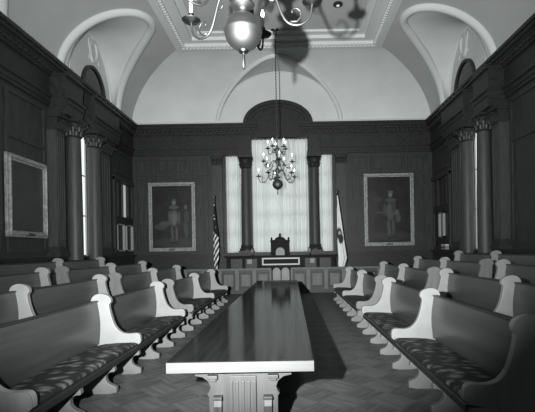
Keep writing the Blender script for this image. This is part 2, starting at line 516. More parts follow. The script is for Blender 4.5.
curtain(1.34, 1.93, 1.64, 6.03, 'narrow pale curtain in the slim window right of the middle window', 5)

def side_window(name, x, s):
    """tall day-lit window between the columns"""
    r = struct(MB().box(*sorted((x-s*.12, x-s*.15)), 13.5, 14.82, 1.62, 5.85).build(name, M['daystrip']))
    mb = MB()
    for y in (13.5, 14.2, 14.78): mb.box(*sorted((x-s*.07, x-s*.12)), y, y+.04, 1.62, 5.85)
    for z in (1.62, 3.0, 4.4, 5.81): mb.box(*sorted((x-s*.105, x-s*.12)), 13.5, 14.82, z, z+.04)
    mb.build('window_frame', M['paleframe'], r)
side_window('window_4', XL, 1); side_window('window_5', XR, -1)
def cased_window(name, x, s, pane, strip, cs, zc0, zc1):
    r = struct(MB().box(*sorted((x-s*.1, x-s*.13)), 17.0, 18.92, 1.75, 4.65).build(name, pane))
    mb = MB()
    mb.box(*sorted((x, x-s*.1)), 17.0, 18.92, zc1+.02, zc1+.32)
    mb.box(*sorted((x-s*.06, x-s*.1)), 17.0, 18.92, 1.75, zc1+.02)
    for y0, y1 in ((17.0, 17.04), (17.34, 17.68), (18.4, 18.64), (18.88, 18.92)): mb.box(*sorted((x+s*.02, x-s*.1)), y0, y1, zc1+.32, 4.65)
    mb.box(*sorted((x-s*.06, x-s*.1)), 17.99, 18.03, zc1+.32, 4.65)
    mb.build('window_frame', M['wood2'], r)
    mb = MB()
    for y0, y1 in cs:
        for a, b, c, d in ((y0, y0+.05, zc0, zc1), (y1-.05, y1, zc0, zc1), (y0, y1, zc0, zc0+.05), (y0, y1, zc1-.05, zc1)):
            mb.box(*sorted((x+s*.05, x-s*.06)), a, b, c, d)
    mb.build('casement', M['paleframe'], r)
cased_window('window_6', XL, 1, M['dimpane'], None, ((17.15, 17.95), (18.1, 18.85)), 1.78, 2.92)
cased_window('window_7', XR, -1, M['glassdark'], None, ((17.66, 18.2),), 2.15, 3.2)

def lunette_window(name, x, s, c):
    r0 = .9; n = 24; z0 = ZC+.05
    o = [(c+r0*math.cos(PI*i/n), z0+r0*1.15*math.sin(PI*i/n)) for i in range(n+1)]
    inn = [(c+(r0-.09)*math.cos(PI*i/n), z0+(r0-.09)*1.15*math.sin(PI*i/n)) for i in range(n+1)]
    r = struct(MB().prism(inn, x, x+s*.04, 'x').build(name, M['glassdark']))
    mb = MB().ring(o, inn, x, x+s*.1, 'x')
    mb.build('window_frame', M['wood2'], r)
lunette_window('window_8', XL, 1, 15.25); lunette_window('window_9', XR, -1, 15.25)
def cartouche(x, s, label):
    c, z = 15.3, 9.05
    mb = MB(); n = 28
    o = [(c+.3*math.cos(2*PI*i/n), z+.42*math.sin(2*PI*i/n)) for i in range(n)]
    i1 = [(c+.2*math.cos(2*PI*i/n), z+.31*math.sin(2*PI*i/n)) for i in range(n)]
    mb.ring(o, i1, x, x+s*.09, 'x', closed=True)
    r = empty('oval_cartouche', (x, c, z-.42), label, 'ornament', 'oval ornaments above the half-round windows')
    f = mb.build('moulded_rim', M['moulding'], r, smooth='auto')
    f.matrix_parent_inverse = Matrix.Translation(r.location).inverted()
    sh = MB().prism(i1, x, x+s*.03, 'x').build('shield', M['plaster'], r); sh.matrix_parent_inverse = f.matrix_parent_inverse
    for q in (-1, 1):
        sw = MB().tube([(x+s*.04, c+q*(.34+.05*math.sin(k)), z+.4-.1*k) for k in range(9)], [.02+.015*math.sin(k/8*PI) for k in range(9)], 6)
        sw.build('garland', M['moulding'], r, smooth=True).matrix_parent_inverse = f.matrix_parent_inverse
cartouche(XL, 1, 'white oval plaster cartouche above the half-round window, left wall')
cartouche(XR, -1, 'white oval plaster cartouche above the half-round window, right wall')

# ------------------------------------------------------------------ columns and pilasters
def column_meshes(h, r):
    base = MB().box(-r*1.4, r*1.4, -r*1.4, r*1.4, 0, .1)
    base.lathe([(r*1.35, .1), (r*1.38, .16), (r*1.3, .21), (r*1.12, .24), (r*1.2, .28), (r*1.16, .33), (r*1.02, .35)])
    shaft = MB(); n = 40; prof = []
    for k in range(9):
        f = k/8; prof.append((r*(1-.14*f**1.6), .35+(h-.35-.55)*f))
    shaft.lathe(prof, n=n)
    cap = MB(); z = h-.55
    cap.lathe([(r*.86, z), (r*.98, z+.03), (r*.86, z+.06), (r*.88, z+.2), (r*1.02, z+.34), (r*1.25, z+.42)])
    cap.box(-r*1.35, r*1.35, -r*1.35, r*1.35, h-.08, h)
    for ring, (z0, rr, m) in enumerate(((z+.06, r*.9, 8), (z+.19, r*.95, 8))):
        for i in range(m):
            a = 2*PI*(i+.5*ring)/m
            pts = [(math.cos(a)*rr*q, math.sin(a)*rr*q, z0+dz) for q, dz in ((1, 0), (1.05, .08), (1.16, .15), (1.32, .17), (1.36, .12))]
            cap.tube(pts, [.05, .055, .05, .04, .02], 6)
    for sx in (-1, 1):
        for sy in (-1, 1):
            c0 = Vector((sx*r*1.12, sy*r*1.12, h-.14))
            cap.tube([c0+Vector((sx*.05*math.cos(t), sy*.05*math.cos(t), .05*math.sin(t))) for t in [k*PI/5 for k in range(9)]], .022, 6)
    return base, shaft, cap
def make_column(name, h, r):
    o = empty(name, (0, 0, 0), '', 'column')
    b, s, c = column_meshes(h, r)
    b.build('base', M['wood2'], o); s.build('shaft', M['shaft'], o, smooth='auto'); c.build('capital', M['wood2'], o, smooth='auto')
    return o
ZS = 1.62
ZB = 1.16
col0 = make_column('column', 5.84-ZB, .23)
pedm = MB().box(-.31, .31, -.31, .31, -ZB, -.12).box(-.335, .335, -.335, .335, -.12, 0).build('pedestal', M['wood2'], col0)
spots = [(XL+.38, 13.12, 'dark wooden column on the left wall, just nearer than the bright window'),
         (XL+.38, 14.45, 'dark wooden column on the left wall, just beyond the bright window'),
         (XR-.34, 13.2, 'dark wooden column on the right wall, just nearer than the bright window'),
         (XR-.34, 14.45, 'dark wooden column on the right wall, just beyond the bright window')]
for i, (x, y, l) in enumerate(spots):
    o = col0 if i == 0 else copy_tree(col0)
    o.location = (x, y, ZB); tag(o, l, 'column', 'columns flanking the side windows')
colf = make_column('column', 5.92-ZS, .235)
for i, (x, l) in enumerate(((-1.97, 'dark column between the wide curtain and the left slim curtain'), (1.09, 'dark column between the wide curtain and the right slim curtain'))):
    o = colf if i == 0 else copy_tree(colf)
    o.location = (x, YF-.18, ZS); tag(o, l, 'column', 'columns between the far windows')
# the entablature blocks above those two columns
mb = MB()
for x in (-1.97, 1.09):
    mb.box(x-.3, x+.3, YF-.46, YF, 5.92, 6.1); mb.box(x-.27, x+.27, YF-.42, YF, 6.1, 6.8)
struct(mb.build('trim_blocks', M['wood2']))
def pilaster(name, w, d, h, label, loc, rz):
    o = empty(name, loc, label, 'pilaster', 'flat pilasters of the panelled walls', rz)
    MB().box(-w*.6, w*.6, -d*1.3, 0, 0, .12).box(-w*.55, w*.55, -d*1.15, 0, .12, .3).build('base', M['wood2'], o)
    mb = MB().box(-w/2, w/2, -d, 0, .3, h-.5)
    for i in range(4):
        x = -w/2+w*(i+.5)/4; mb.box(x-.02, x+.02, -d-.02, -d, .5, h-.65)
    mb.build('shaft', M['shaft'], o)
    mb = MB().box(-w*.5, w*.5, -d*1.1, 0, h-.5, h-.12).box(-w*.62, w*.62, -d*1.5, 0, h-.12, h)
    for i in range(5):
        x = -w*.45+w*.9*i/4
        mb.tube([(x, -d*1.1, h-.45), (x, -d*1.3, h-.3), (x, -d*1.7, h-.22), (x, -d*1.75, h-.27)], .035, 6)
    mb.build('capital', M['wood2'], o)
pilaster('pilaster', .44, .3, 5.84-ZS, 'flat dark pilaster beside the nearer left-wall column', (XL, 12.5, ZS), PI/2)
pilaster('pilaster', .8, .34, 5.84-ZS, 'flat dark pilaster beside the farther left-wall column', (XL, 15.45, ZS), PI/2)
pilaster('pilaster', .44, .3, 5.84-ZS, 'flat dark pilaster beside the nearer right-wall column', (XR, 12.5, ZS), -PI/2)
pilaster('pilaster', .8, .34, 5.84-ZS, 'flat dark pilaster beside the farther right-wall column', (XR, 15.45, ZS), -PI/2)
pilaster('pilaster', .46, .16, ZA-ZS, 'flat pilaster behind the striped flag', (-3.26, YF, ZS), 0)
pilaster('pilaster', .46, .16, ZA-ZS, 'flat pilaster behind the white flag', (2.3, YF, ZS), 0)

# ------------------------------------------------------------------ paintings (plain stand-ins)
def painting(name, w, h, loc, rz, label, canvas):
    o = empty(name, loc, label, 'painting', None, rz)
    t = .16; mb = MB()
    def fr(a, y, e):
        mb.box(-w/2+a, w/2-a, y, 0, a, a+e); mb.box(-w/2+a, w/2-a, y, 0, h-a-e, h-a)
        mb.box(-w/2+a, -w/2+a+e, y, 0, a+e, h-a-e); mb.box(w/2-a-e, w/2-a, y, 0, a+e, h-a-e)
    fr(0, -.08, .06); fr(.06, -.13, .05); fr(.11, -.07, .05)
    mb.build('frame', M['gilt'], o, bevel=.01)
    MB().box(-w/2+t, w/2-t, -.05, -.01, t, h-t).build('canvas', canvas, o)
    MB().box(-.14, .14, -.15, -.08, .03, .11).build('name_plate', M['brassdark'], o)
    return o
cA = blob_mat('canvas_officer', .008, .022, [(0, .4, .85, .25, .03), (-.5, 1.1, .3, .17, .045), (-.3, 1.25, .3, .12, .06), (.2, .8, .07, .4, .07), (.0, .8, .07, .42, .06), (.2, .4, .1, .05, .012), (.02, .36, .1, .05, .012), (.1, 1.5, .19, .35, .085), (.1, 1.45, .09, .3, .11), (-.1, 1.55, .07, .3, .07), (.32, 1.5, .06, .34, .06), (.08, 1.98, .22, .1, .07), (.09, 2.2, .085, .13, .13), (.09, 2.3, .09, .05, .06), (.62, .95, .1, .4, .045), (.66, 1.55, .11, .3, .04), (.62, 1.98, .07, .1, .08)])
cB = blob_mat('canvas_standing', .007, .018, [(.1, .45, .8, .2, .025), (-.7, 1.9, .25, .7, .02), (-.5, 2.1, .2, .12, .03), (.18, .85, .08, .42, .05), (-.02, .8, .08, .42, .06), (.25, .4, .12, .05, .012), (.0, .36, .1, .05, .012), (.05, 1.55, .2, .4, .06), (.3, 1.5, .17, .14, .07), (.42, 1.25, .12, .2, .055), (.2, 1.75, .1, .3, .035), (-.2, 1.65, .07, .3, .04), (-.42, 1.5, .2, .04, .04), (.08, 2.05, .24, .1, .05), (.06, 2.3, .09, .13, .12), (.08, 2.42, .13, .06, .07)])
painting('portrait', 2.1, 3.1, (-5.33, YF-.03, 1.75), 0, 'tall gilt-framed painting of a standing figure, left end of the far wall', cA)
painting('portrait', 2.24, 3.26, (4.45, YF-.03, 1.83), 0, 'tall gilt-framed dark painting of a standing figure, right end of the far wall', cB)
cC = blob_mat('canvas_side', .014, .03, [(0, 1.1, .3, .6, .025)])
painting('portrait', 1.7, 2.1, (XL+.06, 11.2, 2.15), PI/2, 'framed picture on the left side wall, nearer than the columns', cC)

# ------------------------------------------------------------------ seating tiers
RISE_, PITCH = .157, 1.13
LF, RF = -2.13, 1.40          # front edges of the front rows
for k in (1, 2, 3):
    struct(MB().box(XL+.13, LF-.74-PITCH*(k-1), 2.9, 14.3, RISE_*(k-1)+.001, RISE_*k).build('floor_tier_left', M['step']))
    struct(MB().box(RF+.74+PITCH*(k-1), XR-.13, 2.9, 14.3, RISE_*(k-1)+.001, RISE_*k).build('floor_tier_right', M['step']))

# ------------------------------------------------------------------ pews: local +x = towards the back, y = along
def smooth_poly(pts, it=2):
    for _ in range(it):
        q = []
        for i in range(len(pts)):
            a, b = pts[i], pts[(i+1) % len(pts)]
            q += [(a[0]*.75+b[0]*.25, a[1]*.75+b[1]*.25), (a[0]*.25+b[0]*.75, a[1]*.25+b[1]*.75)]
        pts = q
    return pts
LP = 4.86
END_UP = [(-.02, .40), (-.03, .50), (-.005, .565), (.06, .572), (.16, .562), (.25, .585), (.33, .67), (.375, .8), (.405, .93), (.405, .975),
          (.385, .99), (.375, 1.03), (.40, 1.085), (.47, 1.12), (.56, 1.125), (.63, 1.09), (.66, 1.03), (.645, .985), (.625, .975),
          (.63, .9), (.61, .7), (.585, .5), (.585, .30), (.58, .02), (.5, .02), (.3, .38)]
LEG = [(-.02, 0.0), (-.02, .06), (-.015, .085), (.02, .10), (.085, .13), (.11, .185), (.095, .235), (.05, .262), (.0, .262), (-.005, .29), (.01, .34), (.03, .385), (.54, .385), (.54, .12), (.56, .07), (.56, 0), (.44, 0), (.40, .04), (.36, .04), (.32, 0)]
def make_pew():
    o = empty('pew', (0, 0, 0), '', 'pew')
    MB().box(.02, .57, 0, LP, .375, .405).build('seat', M['pewdark'], o)
    # front rail: two-step dark moulding under the cushion
    MB().prism([(0.0, .33), (-.005, .39), (.015, .4), (.015, .425), (.05, .425), (.05, .33)], 0, LP).build('front_rail', M['pewdark'], o)
    for i in range(2):
        y0, y1 = i*LP/2+.04, (i+1)*LP/2-.04
        rows = []
        for k in range(15):
            y = y0+(y1-y0)*k/14; e = min(k, 14-k); s_ = .022 if e == 0 else .0
            rows.append([(.02, y, .407), (.005, y, .425), (.015, y, .45-s_), (.06, y, .466-s_), (.28, y, .462-s_), (.46, y, .45-s_), (.535, y, .435-s_), (.545, y, .407)])
        c = MB().grid(rows)
        c.bm.faces.new([v for v in list(c.bm.verts)[:8]]); c.bm.faces.new(list(c.bm.verts)[-8:])
        c.build('cushion', M['cushion'], o, smooth='auto')
        rows = []
        for k in range(9):
            f = k/8; z = .43+.575*f
            x = .545+.02*f-.028*math.sin(PI*f)+.0*f
            rows.append((x, z))
        bk = rows + [(x+.045, z) for x, z in rows[::-1]]
        MB().prism(bk, y0-.01, y1+.01).build('backrest', M['pewback'], o, smooth='auto')
        MB().box(.55, .62, y0-.01, y1+.01, 1.005, 1.03).build('top_rail', M['pewdark'], o, bevel=.008)
    up = smooth_poly(END_UP, 2)
    for y in (0, LP/2, LP):
        ep = MB().prism(up, y-.035, y+.035).build('end_panel', M['pewwhite'], o, bevel=.006)
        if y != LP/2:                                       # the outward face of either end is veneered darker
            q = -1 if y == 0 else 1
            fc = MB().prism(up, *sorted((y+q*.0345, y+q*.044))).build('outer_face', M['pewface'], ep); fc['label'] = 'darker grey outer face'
    lg = smooth_poly(LEG, 1)
    for i in range(7):
        y = LP*i/6
        MB().prism(lg, y-.032, y+.032).build('leg', M['pewleg'], o, bevel=.004)
    return o
pew = make_pew(); used = False
ROWN = ['front row', 'second row', 'third row']
Y0S = (3.42, 9.0)
def put_pew(x, y, z, right, label, group):
    global used
    o = copy_tree(pew) if used else pew; used = True
    # the left benches have their backs towards -x
    o.location = (x, y if right else y+LP, z); o.rotation_euler = (0, 0, 0 if right else PI)
    tag(o, label, 'pew', group)
for right in (False, True):
    sd = 'right' if right else 'left'
    g = 'pews on the %s of the table' % sd
    for k in range(3):
        x = RF+PITCH*k if right else LF-PITCH*k
        for j, y in enumerate(Y0S):
            lab = ('dark-backed pew with pale carved ends, %s %s of the table, %s' %
                   (ROWN[k], sd, ('nearer the camera' if j == 0 else 'farther, towards the flags')))
            put_pew(x, y, RISE_*k, right, lab, g)
    x = RF+PITCH*3 if right else LF-PITCH*3
    put_pew(x, 8.45, RISE_*3, right, 'back-row pew against the %s wall, highest tier, behind the third row' % sd, g)

# ------------------------------------------------------------------ long table
TX0, TX1, TY0, TY1 = -1.04, .172, 3.44, 12.9
tb = empty('long_table', (CX, (TY0+TY1)/2, 0), 'very long dark-topped table with pale edge down the middle aisle', 'table')
inv = Matrix.Translation(tb.location).inverted()
def tpart(mb, name, m, **k):
    o = mb.build(name, m, tb, **k); o.matrix_parent_inverse = inv; return o
tpart(MB().box(TX0+.014, TX1-.014, TY0+.014, TY1-.014, .69, .769).box(TX0, TX1, TY0, TY1, .769, .777), 'tabletop', M['tabletop'])
mb = MB()
mb.box(TX0, TX1, TY0, TY0+.012, .683, .768); mb.box(TX0, TX1, TY1-.012, TY1, .683, .768)
mb.box(TX0, TX0+.012, TY0+.012, TY1-.012, .683, .768); mb.box(TX1-.012, TX1, TY0+.012, TY1-.012, .683, .768)
tpart(mb, 'edge_band', M['tableedge'])
tpart(MB().box(TX0+.06, TX1-.06, TY0+.2, TY1-.2, .62, .69), 'apron', M['pewdark'])
TC = (TX0+TX1)/2
sh = [(-.42, .62), (-.42, .60), (-.35, .585), (-.305, .55), (-.285, .5), (-.30, .46), (-.315, .44), (-.30, .42), (-.295, .12), (-.33, .08), (-.33, 0),
      (.33, 0), (.33, .08), (.295, .12), (.30, .42), (.315, .44), (.30, .46), (.285, .5), (.305, .55), (.35, .585), (.42, .60), (.42, .62)]
for y in (TY0+.2, 6.6, 9.7, TY1-.3):
    tr = tpart(MB().prism([(TC+a, b) for a, b in sh], y, y+.09), 'trestle', M['tablebase'], bevel=.004)
    mb = MB()
    mb.box(TC-.115, TC+.115, y-.022, y, .02, .6)
    for i in range(5):
        x = TC-.1+.05*i
        mb.box(x-.014, x+.014, y-.036, y-.022, .04, .56)
    fl = mb.build('fluted_panel', M['tablebase'], tr, bevel=.004)
    for sx in (-1, 1):
        mb = MB().box(TC+sx*.26-.045, TC+sx*.26+.045, y-.06, y, .585, .615)
        mb.box(TC+sx*.26-.03, TC+sx*.26+.03, y-.04, y, .56, .585)
        mb.build('top_bracket', M['tablebase'], tr, bevel=.004)
    for sx in (-1, 1):
        xx = TC+sx*.215
        sc = MB().prism([(y, .02), (y-.11, .02), (y-.12, .1), (y-.085, .17), (y-.05, .26), (y-.06, .35), (y-.045, .4), (y, .41)], xx-.035, xx+.035, 'x')
        sc.box(xx-.04, xx+.04, y-.075, y, .41, .435)
        sc = sc.build('scroll_foot', M['wood'], tr, bevel=.004)
tpart(MB().box(TC-.05, TC+.05, TY0+.23, TY1-.29, .14, .24), 'stretcher', M['tablebase'])

# ------------------------------------------------------------------ rail, gates
YR = 16.7; DZ0 = .4
def rail(x0, x1, label, n):
    o = empty('council_rail', ((x0+x1)/2, YR, 0), label, 'railing', 'panelled rail across the room')
    iv = Matrix.Translation(o.location).inverted()
    def p(mb, nm, m, **k):
        q = mb.build(nm, m, o, **k); q.matrix_parent_inverse = iv; return q
    p(MB().box(x0, x1, YR+.02, YR+.08, .1, .93), 'body', M['wood2'])
    p(MB().box(x0, x1, YR-.05, YR+.13, .93, .97).box(x0, x1, YR-.08, YR+.16, .97, 1.01), 'top_rail', M['railpale'], bevel=.006)
    p(MB().box(x0, x1, YR-.04, YR+.1, 0, .14), 'plinth', M['railwood'])
    w = (x1-x0)/n
    for i in range(n+1):
        x = x0+w*i; p(MB().box(max(x-.07, x0), min(x+.07, x1), YR-.03, YR+.02, .14, .93), 'stile', M['railpale'])
    for i in range(n):
        a, b = x0+w*i+.07, x0+w*(i+1)-.07
        mb = MB().box(a+.09, b-.09, YR+.0, YR+.02, .29, .77)
        mb.prism([(a+.14, .34), (b-.14, .34), (b-.14, .72), (a+.14, .72)], YR-.025, YR+.0)
        for c, d in ((.84, .93), (.14, .22)): p(MB().box(a, b, YR-.03, YR+.02, c, d), 'cross_rail', M['railwood'])
        p(mb, 'raised_panel', M['railpale'], bevel=.008)
rail(XL+.15, -.79, 'panelled wooden rail left of the little arched gates', 9)
rail(-.03, XR-.15, 'panelled wooden rail right of the little arched gates', 9)
def gate(x, label):
    o = empty('gate_leaf', (x, YR+.02, 0), label, 'gate', 'pair of arched gate leaves in the rail')
    w, n = .16, 12
    out = [(-w, .12)]+[(w*-math.cos(PI*i/n), .86+.16*math.sin(PI*i/n)) for i in range(n+1)]+[(w, .12)]
    k = .6
    inn = [(-w*k, .3)]+[(-w*k*math.cos(PI*i/n), .80+.12*math.sin(PI*i/n)) for i in range(n+1)]+[(w*k, .3)]
    MB().ring(out, inn, -.03, .03, closed=True).build('gate_frame', M['gateframe'], o, bevel=.004)
    MB().prism(inn, -.012, .012).build('gate_panel', M['pewdark'], o)
    MB().box(-.13, .13, -.02, .02, 0, .12).build('gate_foot', M['railwood'], o)
gate(-.585, 'left leaf of the small arched gate in the rail, end of the table')
gate(-.235, 'right leaf of the small arched gate in the rail, end of the table')

# ------------------------------------------------------------------ dais, desk, chair
struct(MB().box(CX-3.2, CX+3.2, 17.15, YF-.1, 0, DZ0).build('floor_dais', M['step']))
YD = 17.7; DZ = DZ0
dk = empty('dais_desk', (CX, YD, DZ), 'long dark panelled desk on the dais with a pale framed middle panel', 'desk')
ivd = Matrix.Translation(dk.location).inverted()
def dp(mb, nm, m, par=None, **k):
    q = mb.build(nm, m, par or dk, **k); q.matrix_parent_inverse = ivd; return q
dp(MB().box(CX-2.3, CX+2.3, YD, YD+.32, DZ, 1.42), 'body', M['desk'])
dp(MB().box(CX-2.36, CX+2.36, YD-.06, YD+.36, 1.42, 1.46).box(CX-2.4, CX+2.4, YD-.1, YD+.4, 1.46, 1.5), 'desktop', M['desk'], bevel=.006)
mb = MB(); fz0, fz1, fa, fb = 1.09, 1.4, CX-.79, CX+.79
mb.box(fa, fb, YD-.12, YD, fz0, fz0+.06); mb.box(fa, fb, YD-.12, YD, fz1-.06, fz1)
mb.box(fa, fa+.06, YD-.12, YD, fz0+.06, fz1-.06); mb.box(fb-.06, fb, YD-.12, YD, fz0+.06, fz1-.06)
pf = dp(mb, 'panel_frame', M['panelpale'], bevel=.006)
dp(MB().box(fa+.06, fb-.06, YD-.05, YD, fz0+.06, fz1-.06), 'panel_field', M['desk'], pf).matrix_parent_inverse = Matrix()
for s in (-1, 1):
    for a in (1.0, 1.62):
        x0, x1 = sorted((CX+s*a, CX+s*(a+.5)))
        dp(MB().box(x0, x1, YD-.03, YD, .8, 1.38), 'side_panel', M['wood2'], bevel=.012)
    x = CX+s*1.32
    mb = MB().box(x-.1, x+.1, YD-.06, YD-.03, 1.15, 1.35).box(x-.06, x+.06, YD-.09, YD-.06, 1.19, 1.31)
    dp(mb, 'carved_block', M['leather'], bevel=.015)
for s in (-1, 1):
    x = CX+s*1.22
    o = empty('desk_lamp', (x, YD+.18, 1.5), 'small pale-shaded desk lamp on the dais desk, %s of the tall chair' % ('left' if s < 0 else 'right'), 'lamp', 'pair of lamps on the dais desk')
    MB().lathe([(.07, 0), (.075, .02), (.03, .04), (.012, .06), (.012, .18)], n=16).build('base', M['brassdark'], o, smooth='auto')
    MB().lathe([(.012, .13), (.075, .14), (.05, .27), (.012, .28)], n=16).build('lamp_shade', M['leather'], o, smooth='auto')
# tall chair
ch = empty('presiding_chair', (CX-.05, 18.45, DZ0), 'tall crested high-backed chair behind the dais desk', 'chair')
W2 = .42
out = [(-W2, .5), (-W2, 1.66), (-W2-.02, 1.7), (-W2-.02, 1.76), (-.25, 1.78), (-.2, 1.86), (-.09, 1.9), (0, 1.97), (.09, 1.9), (.2, 1.86), (.25, 1.78), (W2+.02, 1.76), (W2+.02, 1.7), (W2, 1.66), (W2, .5)]
cb = MB().prism(out, .24, .32).build('backrest', M['desk'], ch, bevel=.01)
MB().lathe([(0, 1.76), (.04, 1.78), (.05, 1.82), (.03, 1.87), (0, 1.92)], -W2+.04, .28, 12).build('finial', M['desk'], cb, smooth=True)
MB().lathe([(0, 1.76), (.04, 1.78), (.05, 1.82), (.03, 1.87), (0, 1.92)], W2-.04, .28, 12).build('finial', M['desk'], cb, smooth=True)
MB().lathe([(0, 1.93), (.05, 1.95), (.06, 2.0), (.03, 2.05), (0, 2.08)], 0, .28, 12).build('finial', M['desk'], cb, smooth=True)
n = 14
arcp = [(-.2, .52)]+[(-.2*math.cos(PI*i/n), 1.24+.2*math.sin(PI*i/n)) for i in range(n+1)]+[(.2, .52)]
MB().prism(arcp, .2, .245).build('upholstered_back', M['leather'], ch, bevel=.01)
MB().box(-.36, .36, -.3, .24, .42, .5).build('seat', M['leather'], ch, bevel=.02)
for s in (-1, 1):
    MB().prism([(-.3, .66), (-.32, .7), (.24, .74), (.24, .68)], s*.4-.035, s*.4+.035, 'x').build('armrest', M['desk'], ch, bevel=.008)
    for yy in (-.26, .27):
        MB().tube([(s*.38, yy, 0), (s*.38, yy, .2), (s*.38, yy, .45), (s*.4, yy, .68)], [.03, .022, .035, .025], 8).build('leg', M['desk'], ch)

# pale box on the right ledge
bx = empty('ledge_box', (XR-.11, 17.2, 1.62), 'small pale banded box on the ledge of the right wall, near the corner', 'box')
MB().box(-.1, .08, -.24, .24, 0, .17).build('body', M['leather'], bx, bevel=.008)
MB().box(-.105, .085, -.245, .245, .17, .21).build('lid', M['paper'], bx, bevel=.005)
MB().box(-.104, -.1, -.24, .24, .07, .1).build('band', M['black'], bx)

# ------------------------------------------------------------------ flags
def flag_cloth(prof, amp, folds, ph=0):
    """a furled flag hanging from its pole: a fluted closed cloth; prof=(z, cx, rx, ry)"""
    rows = []; n = folds*8
    for z, cx, rx, ry in prof:
        row = []
        for i in range(n):
            t = 2*PI*i/n
            f = 1+amp*math.sin(folds*t+ph+z*1.3)
            row.append((cx+rx*f*math.cos(t), ry*f*math.sin(t), z))
        rows.append(row+[row[0]])
    mb = MB().grid(rows)
    bmesh.ops.remove_doubles(mb.bm, verts=mb.bm.verts, dist=1e-5)
    return mb
def stripes_mat():
    m = mat('striped_flag_cloth', .5, .7, spec=.2); nt, b = nodes(m); L = nt.links.new
    tc = nt.nodes.new('ShaderNodeTexCoord'); sp = nt.nodes.new('ShaderNodeSeparateXYZ'); L(tc.outputs['Object'], sp.inputs[0])
    def mth(op, a, bb):
        n = nt.nodes.new('ShaderNodeMath'); n.operation = op
        for i, q in enumerate((a, bb)):
            if hasattr(q, 'links'): L(q, n.inputs[i])
            else: n.inputs[i].default_value = q
        return n.outputs[0]
    v = mth('ADD', mth('MULTIPLY', sp.outputs['X'], -7.0), mth('MULTIPLY', sp.outputs['Z'], 3.6))
    st = mth('GREATER_THAN', mth('FRACT', v, 0), .5)
    cn = mth('GREATER_THAN', mth('ADD', sp.outputs['Z'], mth('MULTIPLY', sp.outputs['X'], 1.2)), 2.08)
    vo = nt.nodes.new('ShaderNodeTexVoronoi'); vo.inputs['Scale'].default_value = 6; L(tc.outputs['Object'], vo.inputs['Vector'])
    star = mth('LESS_THAN', vo.outputs['Distance'], .24)
    def mixc(f, A, B):
        x = nt.nodes.new('ShaderNodeMix'); x.data_type = 'RGBA'; L(f, x.inputs['Factor'])
        for k, q in (('A', A), ('B', B)):
            if hasattr(q, 'links'): L(q, x.inputs[k])
            else: x.inputs[k].default_value = q
        return x.outputs['Result']
    c1 = mixc(st, gray(.03), gray(.7)); c2 = mixc(star, gray(.012), gray(.35))
    L(mixc(cn, c1, c2), b.inputs['Base Color'])
    return m
YFL = 17.35
fl = empty('flag', (-3.14, YFL, DZ0), 'furled striped flag with starred canton hanging left of the far windows', 'flag', 'flags on the dais')
MB().lathe([(.16, 0), (.16, .04), (.06, .07), (.04, .12)], n=20).build('stand', M['brassdark'], fl, smooth='auto')
MB().tube([(0, 0, .05), (0, 0, 3.45)], .018, 10).build('pole', M['wood2'], fl)
MB().lathe([(0, 3.45), (.035, 3.47), (.02, 3.52), (.045, 3.57), (0, 3.66)], n=12).build('finial', M['brass'], fl, smooth=True)
MBc = flag_cloth([(3.3, .0, .02, .03), (3.0, .0, .04, .05), (2.5, .02, .06, .07), (2.0, .05, .085, .08), (1.5, .06, .1, .09), (1.05, .05, .09, .09), (.75, .03, .06, .07), (.5, .05, .04, .05)], .22, 4)
MBc.build('cloth', stripes_mat(), fl, smooth=True)
fw = empty('flag', (1.97, YFL, DZ0), 'white flag with a dark emblem hanging right of the far windows', 'flag', 'flags on the dais')
MB().lathe([(.16, 0), (.16, .04), (.06, .07), (.04, .12)], n=20).build('stand', M['brassdark'], fw, smooth='auto')
MB().tube([(-.03, 0, .05), (-.03, 0, 3.6)], .018, 10).build('pole', M['wood2'], fw)
MB().lathe([(0, 3.6), (.03, 3.62), (.02, 3.66), (.04, 3.7), (0, 3.8)], -.03, 0, 12).build('finial', M['brass'], fw, smooth=True)
MBc = flag_cloth([(3.52, -.02, .025, .03), (3.2, .0, .04, .05), (2.6, .04, .075, .08), (2.0, .07, .11, .1), (1.4, .11, .14, .12), (.95, .15, .16, .13), (.72, .11, .14, .1), (.58, .09, .11, .08)], .2, 5, 1)
em = blob_mat('white_flag_cloth', .68, .74, [(.03, 1.95, .13, .26, .02), (.1, 1.72, .1, .2, .02), (.04, 1.98, .05, .09, .4)], .7)
MBc.build('cloth', em, fw, smooth=True)

